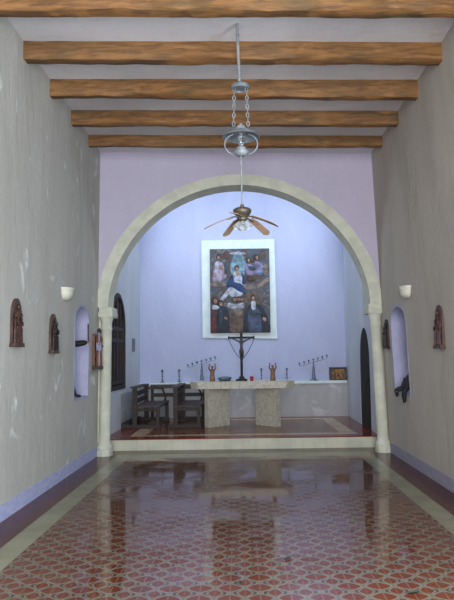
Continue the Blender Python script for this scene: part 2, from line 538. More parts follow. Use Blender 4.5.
# corners of the rectangle the radial fan skips
for sx in (1, -1):
    i = max(range(N), key=lambda k: (abs(outer[k][0]) > 2.61 and abs(outer[k+1][0]) < 2.61 and outer[k][0]*sx > 0) or
            (abs(outer[k+1][0]) > 2.61 and abs(outer[k][0]) < 2.61 and outer[k+1][0]*sx > 0))
    for y in (YA, YB):
        b.face([(outer[i][0], y, outer[i][1]), (sx*2.62, y, ZC+0.05), (outer[i+1][0], y, outer[i+1][1])])
for i in range(N):
    (x0, z0), (x1, z1) = inner[i], inner[i+1]
    b.face([(x0, YA, z0), (x1, YA, z1), (x1, YB, z1), (x0, YB, z0)], 1)
for s in (-1, 1):                             # jambs below the springing
    xj = -2.27 if s < 0 else 2.27
    b.face([(xj, YA+0.1, 0), (xj, YB, 0), (xj, YB, AZ), (xj, YA+0.1, AZ)], 1)
    xa = AC + s*AW
    b.face([(xa, YA, AZ), (xa, YB, AZ), (xj, YB, AZ), (xj, YA, AZ)], 1)
    b.face([(xj, YA+0.1, 0), (s*2.62, YA+0.1, 0), (s*2.62, YA+0.1, AZ), (xj, YA+0.1, AZ)], 1)
    b.face([(xj, YB, 0), (s*2.62, YB, 0), (s*2.62, YB, AZ), (xj, YB, AZ)], 1)
struct(b.build('wall_front', [M['lilac'], M['soffit']], fix=False))
# stone band (archivolt)
b = MB()
rows = []
for t in ts:
    i0 = arch_pt(t, -0.004); o0 = arch_pt(t, BW)
    rows.append([(i0[0], YA+0.02, i0[1]), (i0[0], YA-0.03, i0[1]), (o0[0], YA-0.03, o0[1]), (o0[0], YA+0.02, o0[1])])
b.rings(rows)
struct(b.build('trim_1', M['stone']))

# engaged columns carrying the arch
def column(cx, cy, name, lean):
    b = MB()
    r = 0.092
    b.lathe([(r, 0.16), (r*0.985, 1.0), (r*0.94, 2.02)], 24, (cx, cy, 0))
    b.lathe([(r*1.50, 0.0), (r*1.50, 0.09), (r*1.38, 0.10), (r*1.44, 0.12), (r*1.44, 0.15), (r*1.2, 0.18), (r*1.10, 0.20), (r*1.02, 0.25)], 8, (cx, cy, 0), mx=None)
    b.lathe([(r*0.94, 2.00), (r*1.03, 2.02), (r*1.03, 2.045), (r*0.96, 2.06), (r*0.98, 2.14), (r*1.15, 2.20), (r*1.22, 2.225)], 24, (cx, cy, 0))
    b.box(cx-r*1.28, cx+r*1.28, cy-r*1.28, YB+0.02, 2.225, 2.31, 0.008)
    b.box(cx-r*1.18, cx+r*1.18, cy-r*1.12, YB+0.01, 2.31, 2.385, 0.004)
    for v in b.bm.verts: v.co.x += lean*v.co.z
    return struct(b.build(name, M['stone'], smooth=True))
column(-2.235, YA+0.09, 'trim_2', 0.014)
column(2.265, YA+0.09, 'trim_3', -0.036)

# apse: side walls, back wall, dado ledge, ceiling
XAL = lambda y: -2.38 + (y-11.1)*0.011
XAR = lambda y: 2.31 + (y-11.1)*0.019
YK, ZA = 15.2, 6.1
win_loop = arch_loop(11.97, 13.33, 0.98, 2.79)
hi_loop = [(12.4, 4.1), (14.0, 4.1), (14.0, 5.4), (12.4, 5.4)]
wall('wall_left.001', lambda u, v, d: (XAL(u) - d, u, v), [(YB-0.01, 0), (YK+0.3, 0), (YK+0.3, ZA), (YB-0.01, ZA)], [win_loop, hi_loop], 0.4, M['apse_side'], M['apse_side'])
door_loop = arch_loop(12.10, 13.24, 0.17, 2.08, pointed=0.15)
hole_door = door_loop
wall('wall_right.001', lambda u, v, d: (XAR(u) + d, u, v), [(YB-0.01, 0), (YK+0.3, 0), (YK+0.3, ZA), (YB-0.01, ZA)], [hole_door, hi_loop], 0.4, M['apse_side'], M['apse_side'])
b = MB(); b.box(-2.8, 2.8, YK, YK+0.3, 0, ZA)
struct(b.build('wall_front.001', M['lilac_apse']))
b = MB(); b.box(-2.8, 2.8, YB-0.01, YK+0.3, ZA, ZA+0.2)
struct(b.build('ceiling.001', M['ceiling']))
b = MB(); b.box(-2.8, 2.8, YB-0.12, YB-0.0, ZC+0.0, ZA)      # wall above the arch, seen from the apse
struct(b.build('wall_front.002', M['lilac_apse']))
b = MB(); b.box(-2.34, 2.38, 15.02, YK+0.05, 0.10, 0.93, 0.0)
struct(b.build('trim_4', M['dado']))
b = MB(); b.box(-2.335, 2.375, 14.99, YK+0.05, 0.93, 0.995, 0.012)
struct(b.build('trim_5', M['white_frame']))

# raised platform
ZP = 0.195
b = MB()
def rect2(x0, x1, y0, y1, mi):
    b.box(x0, x1, y0, y1, ZP-0.014, ZP, mi=mi)
YS = 11.32
rect2(-2.62, 2.62, YS-0.03, 11.62, 0)
rect2(-2.62, -1.98, 11.62, 15.1, 0); rect2(1.98, 2.62, 11.62, 15.1, 0)
rect2(-1.98, 1.98, 14.68, 15.1, 0)
rect2(-1.98, 1.98, 11.62, 11.86, 1); rect2(-1.98, 1.98, 14.44, 14.68, 1)
rect2(-1.98, -1.72, 11.86, 14.44, 1); rect2(1.72, 1.98, 11.86, 14.44, 1)
rect2(-1.72, 1.72, 11.86, 14.44, 2)
struct(b.build('floor.001', [M['tile_red2'], M['tile_cream2'], M['tile_brown']]))
b = MB(); b.box(-2.62, 2.62, YS, YS+0.1, 0, ZP-0.014)
struct(b.build('trim_6', M['riser']))

# ------------------------------------------------------------------ windows and doors
def grid_window(name, fn, u0, u1, z0, z1, arched, cols, rows_, m, t=0.05, pane=True):
    b = MB()
    if arched:
        o = arch_loop(u0, u1, z0, z1); i = arch_loop(u0+0.05, u1-0.05, z0+0.05, z1-0.05)
    else:
        o = [(u0, z0), (u1, z0), (u1, z1), (u0, z1)]; i = [(u0+0.05, z0+0.05), (u1-0.05, z0+0.05), (u1-0.05, z1-0.05), (u0+0.05, z1-0.05)]
    n = len(o)
    rows = [[fn(*o[k], 0), fn(*i[k], 0), fn(*i[k], t), fn(*o[k], t)] for k in range(n)]
    rows.append(rows[0])
    b.rings(rows, True, False)
    for c in range(1, cols):
        u = u0 + (u1-u0)*c/cols
        top = z1 - 0.04 if not arched else z1 - (u1-u0)/2 + math.sqrt(max(0, ((u1-u0)/2)**2 - (u-(u0+u1)/2)**2)) - 0.04
        b.bar(fn(u, z0+0.03, t/2), fn(u, top, t/2), 0.025, 0.025)
    for r in range(1, rows_):
        z = z0 + (z1-z0)*r/rows_
        hw = (u1-u0)/2; zs = z1-hw
        if arched and z > zs: hw = math.sqrt(max(0, hw*hw-(z-zs)**2))
        uc = (u0+u1)/2
        b.bar(fn(uc-hw+0.03, z, t/2), fn(uc+hw-0.03, z, t/2), 0.025, 0.025)
    o_ = struct(b.build(name, m))
    if pane:
        b = MB(); b.prism(o, fn, t*0.4, t*0.5)
        p = b.build('window_pane', M['pane'], o_)
    return o_
grid_window('window_1', lambda u, v, d: (XL(v)-0.50-d, u, v), 9.25, 10.12, 1.0, 2.33, True, 3, 4, M['shutter'], pane=False)
grid_window('window_2', lambda u, v, d: (XR(v)+0.50+d, u, v), 9.17, 10.17, 1.0, 2.25, True, 3, 4, M['shutter'], pane=False)
grid_window('window_3', lambda u, v, d: (XR(v)+0.5+d, u, v), 2.3, 4.1, 1.1, 3.0, True, 4, 4, M['shutter'], pane=False)
grid_window('window_4', lambda u, v, d: (XAL(u)-0.3-d, u, v), 12.4, 14.0, 4.1, 5.4, False, 3, 3, M['shutter'], pane=False)
grid_window('window_5', lambda u, v, d: (XAR(u)+0.3+d, u, v), 12.4, 14.0, 4.1, 5.4, False, 3, 3, M['shutter'], pane=False)

# shuttered arched window of the apse: two tall leaves with rails, stiles and panels
b = MB()
fnw = lambda u, v, d: (XAL(u) + 0.015 - d, u, v)
o = arch_loop(11.95, 13.35, 0.96, 2.81); i = arch_loop(12.03, 13.27, 1.04, 2.73)
rows = [[fnw(*o[k], 0), fnw(*i[k], 0), fnw(*i[k], 0.1), fnw(*o[k], 0.1)] for k in range(len(o))]
rows.append(rows[0]); b.rings(rows, True, False)
w6 = struct(b.build('window_6', M['shutter']))
b = MB()
b.prism(arch_loop(12.01, 13.29, 1.02, 2.75), fnw, 0.07, 0.10)
b.build('shutter_panel', M['door'], w6)
for k in range(2):
    u0 = 12.03 + 0.62*k; u1 = u0 + 0.615
    b = MB()
    for u in (u0+0.035, u1-0.035, (u0+u1)/2):
        hw = 0.62; zt = 2.73-hw + math.sqrt(max(0, hw*hw-(u-12.65)**2))
        b.bar(fnw(u, 1.08, 0.045), fnw(u, zt-0.01, 0.045), 0.05, 0.06)
    for z in (1.10, 1.90, 2.12):
        b.bar(fnw(u0, z, 0.045), fnw(u1, z, 0.045), 0.05, 0.07)
    b.build('shutter_leaf', M['shutter'], w6)

# dark arched doorway in the apse's right wall, plank door standing back in it
b = MB()
fnd = lambda u, v, d: (XAR(u) + d, u, v)
b.prism(door_loop, fnd, 0.012, 0.06)
d1 = struct(b.build('door_1', M['door']))
b = MB()
for k in range(1, 6):
    u = 12.10 + 1.14*k/6
    b.bar(fnd(u, 0.22, 0.010), fnd(u, 1.5, 0.010), 0.008, 0.012)
b.build('door_batten', M['shutter'], d1)
b = MB(); b.torus(0.035, 0.006, Matrix.Translation(fnd(12.25, 1.1, 0.0)) @ Matrix.Rotation(PI/2, 4, 'Y'))
b.build('door_handle', M['black'], d1)

# entrance door leaves, opened outwards behind the camera
for k, sx in enumerate((-1, 1)):
    b = MB(); x = 0.15 + sx*1.25
    b.box(x - 0.03, x + 0.03, Y0-1.6, Y0-0.42, 0.02, 2.2, 0.005)
    struct(b.build('door_%d' % (2+k), M['shutter']))

# ------------------------------------------------------------------ ceiling beams
beam_y = [5.83, 6.83, 7.80, 8.82, 9.84]
bl = ['rough-hewn wooden ceiling beam nearest the viewer, cut off by the top of the picture',
      'long golden-brown hewn ceiling beam, second from the top of the picture',
      'hewn brown ceiling beam directly behind the plate the lantern chains hang from',
      'greyish-brown hewn ceiling beam behind the lantern chains, second from the chancel arch wall',
      'shortest-looking hewn ceiling beam, next to the lilac wall over the chancel arch']
for k, y in enumerate(beam_y):
    b = MB()
    rows = []
    n = 90
    hh = [0.185, 0.19, 0.205, 0.19, 0.165][k]; dd = [0.17, 0.17, 0.15, 0.14, 0.13][k]
    for i in range(n+1):
        x = -2.36 + 4.66*i/n
        def w_(s_, a): return a*noise.noise(Vector((x*1.3, k*7.7 + s_, 0))) + a*0.5*noise.noise(Vector((x*5, k*3 + s_, 2)))
        y0 = y + w_(1, .016); y1 = y + dd + w_(2, .016); z0 = ZC - hh + w_(3, .014) ; zt = ZC + 0.02
        c = 0.018
        rows.append([(x, y0, zt), (x, y0 + w_(5, .01), z0 + c), (x, y0 + c, z0 + w_(6, .006)), (x, y1 - c, z0 + w_(7, .008)), (x, y1, z0 + c), (x, y1, zt)])
    b.rings(rows)
    for v in b.bm.verts: v.co.z += ZT_(v.co.x)
    tag(b.build('ceiling_beam', M['beam'], smooth=True), bl[k], 'beam', 'wooden ceiling beams')

# ------------------------------------------------------------------ hanging lantern and fan
LX, LY = 0.02, 6.45
lan = thing('hanging_lantern', 'grey metal oil lantern on two chains under a long rod from the ceiling', 'lantern', (LX+0.003, LY, 0))
b = MB(); b.tube([(-0.024, 0, 4.95), (-0.015, 0, 4.6), (-0.006, 0, 4.28)], 0.015, 10)
b.build('rod', M['galv'], lan, True)
b = MB(); b.lathe([(0.0, 4.32), (0.02, 4.32), (0.028, 4.30), (0.080, 4.29), (0.092, 4.275), (0.092, 4.245), (0.085, 4.24), (0.078, 4.255), (0.0, 4.26)], 28)
b.build('chain_plate', M['galv_dark'], lan, True)
for s in (-1, 1):
    b = MB()
    n = 9
    for i in range(n):
        z = 4.26 - 0.40*(i+0.5)/n
        x = s*(0.062 + 0.012*(i/n))
        mx = Matrix.Translation((x, 0, z)) @ Matrix.Rotation(PI/2*(i % 2), 4, 'Z') @ Matrix.Rotation(PI/2, 4, 'X')
        b.torus(0.0135, 0.0052, mx, 14, 6, 1.0, 1.9)
    b.build('chain', M['galv'], lan, True)
b = MB()
b.lathe([(0.0, 3.885), (0.014, 3.882), (0.018, 3.872), (0.012, 3.860), (0.044, 3.858), (0.050, 3.835), (0.044, 3.826), (0.078, 3.822), (0.082, 3.812), (0.07, 3.795)], 24)
b.build('lantern_cap', M['galv'], lan, True)
b = MB()
b.lathe([(0.058, 3.806), (0.11, 3.800), (0.16, 3.782), (0.186, 3.750), (0.190, 3.744), (0.184, 3.741), (0.156, 3.774), (0.11, 3.792), (0.055, 3.798)], 36, cap=False)
b.build('lantern_shade', M['galv_dark'], lan, True)
b = MB(); b.lathe([(0.022, 3.66), (0.034, 3.69), (0.038, 3.72), (0.026, 3.77), (0.018, 3.82)], 20, cap=False)
b.build('lamp_chimney', M['lampglass'], lan, True)
b = MB(); b.ball((0.012, -0.01, 3.715), 0.013, 0.013, 0.024)
b.build('wick_holder', M['black'], lan, True)
b = MB()
b.lathe([(0.0, 3.55), (0.04, 3.552), (0.060, 3.565), (0.072, 3.585), (0.072, 3.60), (0.058, 3.604), (0.05, 3.61), (0.054, 3.625), (0.045, 3.642), (0.026, 3.648), (0.022, 3.665), (0.03, 3.672), (0.03, 3.682), (0.0, 3.684)], 28)
b.build('oil_font', M['galv'], lan, True)
for s in (-1, 1):
    b = MB()
    pts = []
    for i in range(15):
        t = -PI*0.42 + PI*0.86*i/14
        pts.append((s*(0.052 + 0.112*math.cos(t)), 0, 3.672 + 0.105*math.sin(t)))
    b.tube(pts, 0.008, 8)
    b.build('side_arm', M['galv'], lan, True)

fan = thing('ceiling_fan', 'small five-bladed ceiling fan with bronze motor hung below the lantern', 'fan', (LX+0.005, LY, 0))
b = MB(); b.tube([(-0.006, 0, 3.55), (0, 0, 3.03)], 0.0075, 10)
b.build('downrod', M['galv'], fan, True)
b = MB()
b.lathe([(0.0, 3.06), (0.018, 3.058), (0.022, 3.03), (0.07, 3.020), (0.088, 3.008), (0.092, 2.99), (0.080, 2.962), (0.064, 2.947), (0.05, 2.93), (0.056, 2.918), (0.05, 2.90), (0.0, 2.895)], 32)
b.build('motor_housing', M['bronze'], fan, True)
b = MB()
b.lathe([(0.03, 2.90), (0.036, 2.885), (0.03, 2.868), (0.012, 2.862), (0.0, 2.855)], 20)
fitter = b.build('light_fitter', M['bronze'], fan, True)
for a in (-150, -90, -30, 90):
    t = math.radians(a)
    mx = Matrix.Translation((0.028*math.cos(t), 0.028*math.sin(t), 2.882)) @ Matrix.Rotation(t, 4, 'Z') @ Matrix.Rotation(math.radians(145), 4, 'Y')
    b = MB(); b.lathe([(0.012, 0.0), (0.018, 0.01), (0.026, 0.03), (0.031, 0.055), (0.038, 0.078), (0.036, 0.078), (0.028, 0.055), (0.022, 0.03), (0.014, 0.012)], 16, mx=mx, cap=False)
    b.build('tulip_shade', M['frosted'], fan, True)
for a in (118, 46, -26, -104, -170):
    t = math.radians(a + 0)
    mz = Matrix.Rotation(t, 4, 'Z')
    b = MB()
    n = 12; rows = []
    for i in range(n+1):
        u = i/n; r = 0.115 + 0.265*u
        wd = (0.034 + 0.014*u) * (1.0 if u < 0.86 else math.sqrt(max(0.06, 1-((u-0.86)/0.15)**2)))
        zc = 2.925 - (0.10*u + 0.02*u*u)*(0.25 if a == -104 else 1.0)
        tl = math.radians(-13)
        rows.append([mz @ Vector((r, s*wd*math.cos(tl), zc + s*wd*math.sin(tl) + h)) for s, h in ((-1, -.003), (1, -.003), (1, .003), (-1, .003))])
    b.rings(rows)
    bl_ = b.build('blade', M['blade'], fan)
    b = MB()
    b.tube([mz @ Vector((0.04, 0, 2.935)), mz @ Vector((0.085, 0.004, 2.932)), mz @ Vector((0.13, 0, 2.915)), mz @ Vector((0.165, 0, 2.905))], [0.009, 0.007, 0.010, 0.006], 6)
    b.build('blade_bracket', M['bronze'], bl_, True)

# ------------------------------------------------------------------ wall sconces
def sconce(side, y, z, label):
    s = 1 if side < 0 else -1
    x = (XL(z) if side < 0 else XR(z))
    t = thing('wall_sconce', label, 'wall light', (x, y, z), 0, 'half-bowl plaster wall lights')
    a0, a1 = (-PI/2, PI/2) if s > 0 else (PI/2, 3*PI/2)
    b = MB()
    b.lathe([(0.155, 0.0), (0.158, -0.02), (0.15, -0.028), (0.148, -0.06), (0.13, -0.10), (0.09, -0.135), (0.05, -0.15), (0.0, -0.152)], 20, sx=0.75, a0=a0, a1=a1)
    b.build('bowl', M['sconce'], t, True)
    b = MB()
    b.lathe([(0.165, 0.0), (0.165, 0.012), (0.14, 0.012), (0.135, 0.0)], 20, sx=0.75, a0=a0, a1=a1)
    b.build('rim', M['sconce'], t, True)
sconce(-1, 8.66, 2.475, 'white half-bowl plaster sconce on the left wall, above the arched niche')
sconce(1, 8.95, 2.465, 'cream half-bowl plaster sconce on the right wall, above the arched niche')

# ------------------------------------------------------------------ carved reliefs on the walls
def robed(b, c, h, r, n=1.0, arms=True, seed=0):
    """small carved robed figure facing local +x, foot at c"""
    x, y, z = c
    rnd = random.Random(seed)
    pr = [(0.9, 0), (1.0, 0.04), (0.78, 0.25), (0.72, 0.45), (0.82, 0.62), (0.98, 0.74), (0.80, 0.81), (0.34, 0.845), (0.32, 0.87)]
    b.lathe([(r*q, h*k) for q, k in pr], 12, (x, y, z), sx=0.6)
    b.ball((x + r*0.1, y, z + h*0.92), r*0.50, r*0.46, h*0.078, 10)
    if arms:
        for s in (-1, 1):
            e = Vector((x + r*0.4, y + s*r*1.12, z + h*(0.55 + 0.05*rnd.random())))
            hnd = Vector((x + r*0.75, y + s*r*0.25, z + h*(0.60 + 0.10*rnd.random())))
            b.tube([(x, y + s*r*0.85, z + h*0.75), e, hnd], [r*0.30, r*0.27, r*0.18], 8)
            b.ball(hnd, r*0.2, None, None, 8)
    for k in range(3):                         # folds of the robe
        a = -0.9 + 0.9*k
        b.tube([(x + r*0.62*math.cos(a), y + r*0.72*math.sin(a), z + h*0.5), (x + r*0.78*math.cos(a), y + r*0.98*math.sin(a), z + h*0.02)], r*0.12, 6)

def plaque(side, y, z, wd, ht, figs, label, m_fig, m_board):
    """arched board with carved standing figures, facing into the room"""
    s = 1 if side < 0 else -1
    x = XL(z+ht/2) if side < 0 else XR(z+ht/2)
    t = thing('carved_wall_relief', label, 'wall carving', (x, y, z), 0.0 if s > 0 else PI, 'carved wood reliefs along the side walls')
    b = MB()
    b.prism(arch_loop(-wd/2, wd/2, 0.0, ht, pointed=0.25), lambda u, v, d: (d, u, v), -0.004, 0.028)
    b.build('backboard', m_board, t)
    b = MB()
    b.prism([(-wd*0.56, 0), (wd*0.56, 0), (wd*0.50, ht*0.085), (-wd*0.50, ht*0.085)], lambda u, v, d: (d, u, v), -0.003, 0.06)
    b.build('ledge', m_board, t)
    for i, (dy, fz, fh, fr) in enumerate(figs):
        b = MB(); robed(b, (0.022 + fr*0.35, dy, ht*fz), fh*ht, fr, seed=i+int(y*10))
        b.build('carved_figure', m_fig, t, True)
    return t
F3 = [(-0.075, .08, .60, .034), (0.075, .08, .62, .034), (0.0, .10, .78, .038), (0.09, .50, .26, .026)]
F2 = [(-0.05, .08, .64, .042), (0.055, .08, .72, .042), (0.0, .38, .48, .036)]
plaque(-1, 6.78, 1.685, 0.27, 0.50, F3, 'reddish-brown arched carved relief nearest the viewer on the left wall', M['carved'], M['carved_board'])
plaque(-1, 8.12, 1.625, 0.25, 0.485, F2, 'narrow arched carved relief with grey-brown board, left wall beside the niche', M['carved_dark'], M['carved_board'])
plaque(1, 7.60, 1.615, 0.26, 0.50, F3, 'arched carved relief nearest the viewer on the right wall', M['carved'], M['carved_board'])
plaque(1, 10.38, 1.65, 0.22, 0.46, F2, 'dark carved relief on the right wall beside the arch column', M['carved_dark'], M['carved_dark'])

# carved standing statue with a lilac cloth, by the left column
st = thing('carved_statue', 'orange-brown carved wooden figure holding a pale lilac cloth, beside the left column', 'statue', (XL(1.7), 10.42, 1.385))
b = MB(); b.prism([(-0.11, 0), (0.11, 0), (0.11, 0.05), (-0.11, 0.05)], lambda u, v, d: (d, u, v), -0.003, 0.13)
b.build('bracket', M['carved_base'], st)
b = MB(); b.box(0.0, 0.035, -0.085, 0.085, 0.05, 0.56, 0.008)
b.build('backboard', M['carved_light'], st)
b = MB()
b.lathe([(0.052, 0.05), (0.056, 0.08), (0.046, 0.25), (0.052, 0.38), (0.062, 0.47), (0.05, 0.52), (0.022, 0.545), (0.02, 0.57)], 14, (0.085, -0.01, 0))
for s in (-1, 1):
    b.tube([(0.085, -0.01 + s*0.05, 0.49), (0.105, -0.01 + s*0.075, 0.39), (0.14, -0.01 + s*0.03, 0.36)], [0.019, 0.018, 0.012], 8)
b.build('figure_body', M['carved_light'], st, True)
b = MB(); b.ball((0.09, -0.01, 0.605), 0.032, 0.030, 0.044, 12); b.ball((0.122, -0.01, 0.60), 0.008, 0.006, 0.012, 8)
b.build('head', M['carved_dark'], st, True)
b = MB(); b.tube([(0.105, -0.085, 0.06), (0.11, -0.082, 0.3), (0.10, -0.078, 0.58)], 0.010, 8)
b.build('staff', M['cloth'], st, True)
b = MB()
rows = []
for i in range(8):
    z = 0.42 - 0.125*i/7
    rows.append([(0.065 + 0.075*j/7, -0.098 + 0.006*math.sin(j*1.7+i*0.3), z + 0.004*math.sin(j)) for j in range(8)])
fr = [[Vector(p) for p in r] for r in rows]
allr = [r + [p + Vector((0, 0.012, 0)) for p in r[::-1]] for r in fr]
b.rings(allr)
b.build('cloth', M['cloth'], st, True)

# dark figures sitting in the two niches ---------------------------------------------
def skin_body(name, verts, edges, radii, m, parent=None, root=0, sub=2):
    me = bpy.data.meshes.new(name)
    me.from_pydata(verts, edges, [])
    o = bpy.data.objects.new(name, me)
    COL.objects.link(o)
    me.materials.append(m)
    sk = o.modifiers.new('skin', 'SKIN')
    sk.use_smooth_shade = True
    if not me.skin_vertices:
        import bpy as _b
        bm = bmesh.new(); bm.from_mesh(me); bm.verts.layers.skin.verify(); bm.to_mesh(me); bm.free()
    for i, r in enumerate(radii):
        v = me.skin_vertices[0].data[i]
        v.radius = (r, r) if not isinstance(r, tuple) else r
        v.use_root = (i == root)
    s = o.modifiers.new('sub', 'SUBSURF'); s.levels = sub; s.render_levels = sub
    if parent is not None: o.parent = parent
    return o
# left niche: standing against the near jamb, arm stretched out holding a rod
nf = thing('niche_statue', 'black figure in the left wall niche with one arm stretched out holding a rod', 'statue', (-2.52, 9.47, 1.0))
V = [(0, 0, .42), (0, 0, .58), (0.01, 0, .76), (0.01, 0, .82), (0.02, 0, .93),
     (0.0, 0.07, .40), (0.05, 0.09, .22), (0.12, 0.11, .03), (0.0, -0.07, .40), (0.03, -0.08, .22), (0.0, -0.09, .03),
     (0.02, 0.10, .775), (0.12, 0.16, .775), (0.22, 0.20, .79), (0.265, 0.21, .80),
     (0.02, -0.10, .74), (0.08, -0.13, .60), (0.12, -0.05, .5), (0.20, 0.12, .02), (0.07, -0.09, .02)]
E_ = [(0, 1), (1, 2), (2, 3), (3, 4), (0, 5), (5, 6), (6, 7), (0, 8), (8, 9), (9, 10), (2, 11), (11, 12), (12, 13), (13, 14), (2, 15), (15, 16), (16, 17), (7, 18), (10, 19)]
Rr = [.08, .075, .075, .035, .06, .05, .038, .026, .05, .038, .026, .045, .05, .045, .018, .035, .028, .02, .018, .018]
skin_body('statue_body', V, E_, Rr, M['black'], nf)
b = MB(); b.tube([(0.275, 0.215, .80), (0.27, 0.215, 1.07)], 0.011, 8)
b.build('held_rod', M['carved_board'], nf, True)
b = MB(); b.ball((0.272, 0.212, .80), 0.022, 0.02, 0.02, 10); b.tube([(0.262, 0.2, .80), (0.292, 0.2, .80), (0.297, 0.22, .80)], 0.007, 6)
b.build('hand', M['tan_wood'], nf, True)
b = MB(); b.tube([(0.02+.09*math.cos(a_), 0.02, 0.03+0.035*math.sin(a_)) for a_ in [PI*k/8 for k in range(9)]], 0.012, 8)
b.build('fallen_drapery', M['carved_dark'], nf, True)

# right niche: sitting on the sill, legs hanging out
rf = thing('niche_statue', 'black figure sitting on the sill of the right wall niche, legs hanging over the edge', 'statue', (2.385, 9.42, 1.02))
V = [(-0.02, -0.01, .05), (-0.015, -0.02, .14), (-0.01, -0.02, .22), (0.0, -0.02, .26), (0.0, -0.02, .32),
     (-0.10, 0.03, .055), (-0.16, 0.05, .045), (-0.20, 0.07, .015), (-0.175, 0.06, -.045), (-0.20, 0.05, -.06),
     (-0.085, -0.03, .035), (-0.115, -0.05, -.03), (-0.105, -0.06, -.12), (-0.125, -0.06, -.145),
     (-0.04, 0.04, .2), (-0.09, 0.05, .12), (-0.12, 0.04, .07), (-0.03, -0.07, .2), (-0.06, -0.07, .12), (-0.08, -0.06, .06)]
E_ = [(0, 1), (1, 2), (2, 3), (3, 4), (0, 5), (5, 6), (6, 7), (7, 8), (8, 9), (0, 10), (10, 11), (11, 12), (12, 13), (2, 14), (14, 15), (15, 16), (2, 17), (17, 18), (18, 19)]
Rr = [.065, .065, .06, .026, .045, .046, .042, .040, .030, .018, .044, .040, .026, .016, .03, .026, .016, .03, .026, .016]
skin_body('statue_body', V, E_, Rr, M['black'], rf)
b = MB(); b.tube([(-0.215, 0.05, .0), (-0.20, 0.03, .012), (-0.175, 0.025, .01)], 0.006, 6)
b.build('ankle_band', M['tan_wood'], rf, True)

# small grey steel plate on the apse's left wall
b = MB(); b.box(XAL(14.3)-0.005, XAL(14.3)+0.02, 14.14, 14.44, 1.70, 1.98, 0.004)
tag(b.build('steel_plate', M['panel']), 'small grey steel plate on the apse wall beyond the shuttered window', 'plate')

# ------------------------------------------------------------------ the framed painting
pt = thing('framed_painting', 'tall devotional painting in a broad white surround on the apse wall', 'painting', (-0.02, YK-0.005, 2.10), -0.0)
PW, PH = 1.38, 1.95
b = MB()
fo = [(-0.87, -0.10), (0.84, -0.14), (0.81, 2.17), (-0.88, 2.16)]
b.prism(fo, lambda u, v, d: (u, -d, v), 0.0, 0.03)
b.build('white_surround', M['white_frame'], pt)
q = NT('painted_canvas')
nA = q.noise(4.6, 8, (1, 1, 1), 0.6, 1.2); nB = q.noise(6.0, 5, (1, 1, 1.2), 0.6, 0.8, (4, 4, 4))
a = q.mix(q.ramp(nA, 0.38, 0.62), lin((72, 84, 96)), lin((80, 64, 60)))
a = q.mix(q.math('MULTIPLY', q.ramp(nB, 0.5, 0.68), 0.8), a, lin((126, 124, 124)))
q.l(a, q.b.inputs['Base Color']); q.b.inputs['Roughness'].default_value = 0.75; q.bump(nB, 0.3, 0.01)
M['canvas'] = q.m
b = MB(); b.box(-PW/2, PW/2, -0.06, -0.028, 0, PH, 0.004)
b.build('canvas', M['canvas'], pt)
def pm(n, c): 
    n = 'paint_' + n
    if n not in M: M[n] = mat(n, c, tuple(int(v*0.66) for v in c), 0.7, 9, bump=0.25, bdist=0.004)
    return M[n]
PC = {'pink': (172, 156, 176), 'blue': (34, 62, 108), 'white': (186, 190, 204), 'skin': (168, 130, 112), 'hair': (62, 44, 40), 'sky': (128, 160, 176),
      'mauve': (132, 124, 158), 'tan': (132, 118, 110), 'dark': (38, 44, 58), 'navy': (74, 86, 112), 'brown': (108, 86, 76), 'red': (98, 50, 52),
      'halo': (106, 88, 80), 'umber': (84, 62, 58), 'teal': (58, 74, 84), 'bright': (110, 170, 214)}
def XY(x, y): return ((x-75)/305.0*PW - PW/2, (1-(y-68)/420.0)*PH)
lay = [0]
def blob(parent, name, c, pts, th=0.012, dome=True):
    """rounded low-relief shape from control points in the painting's own plane"""
    P = [Vector(XY(*p)) for p in pts]
    n = len(P); out = []
    for i in range(n):
        p0, p1, p2, p3 = P[i-1], P[i], P[(i+1) % n], P[(i+2) % n]
        for k in range(4):
            t = k/4
            out.append(0.5*((2*p1) + (p2-p0)*t + (2*p0-5*p1+4*p2-p3)*t*t + (3*p1-p0-3*p2+p3)*t**3))
    out = [Vector((min(max(p.x, -PW/2+0.004), PW/2-0.004), min(max(p.y, 0.006), PH-0.006))) for p in out]
    cen = sum(out, Vector((0, 0)))/len(out)
    lay[0] += 1
    d0 = 0.058 + 0.0006*lay[0]
    b = MB()
    rows = []
    for sc, d in ((1.0, 0.05), (1.0, d0+th*0.4), (0.93, d0+th*0.8), (0.75, d0+th)):
        rows.append([(cen.x+(p.x-cen.x)*sc, -d, cen.y+(p.y-cen.y)*sc) for p in out])
    b.rings(rows)
    return b.build(name, pm(c, PC[c]), parent, True)
def ell(parent, name, c, x, y, rx, ry, th=0.012):
    return blob(parent, name, c, [(x+rx*math.cos(t), y+ry*math.sin(t)) for t in [2*PI*k/8 for k in range(8)]], th)
# clouds and light behind the figures
blob(pt, 'painted_light', 'sky', [(222, 78), (262, 150), (240, 210), (196, 210), (180, 150)])
blob(pt, 'painted_dove', 'white', [(175, 92), (205, 84), (222, 90), (245, 86), (262, 94), (226, 100), (215, 104), (205, 98)])
blob(pt, 'painted_cloud', 'tan', [(80, 232), (110, 226), (150, 238), (160, 252), (120, 262), (80, 256)])
blob(pt, 'painted_cloud', 'tan', [(245, 246), (290, 252), (340, 236), (370, 212), (374, 232), (345, 262), (290, 276), (250, 264)])
blob(pt, 'painted_cloud', 'white', [(170, 338), (205, 346), (245, 338), (248, 362), (210, 372), (168, 362)])
blob(pt, 'painted_cloud', 'white', [(120, 330), (165, 270), (180, 262), (172, 292), (130, 340)])
blob(pt, 'painted_cloud', 'tan', [(340, 160), (368, 150), (372, 190), (350, 200)])
ell(pt, 'painted_cloud', 'umber', 160, 100, 18, 22); ell(pt, 'painted_cloud', 'umber', 285, 215, 26, 20); ell(pt, 'painted_cloud', 'halo', 350, 100, 16, 24)
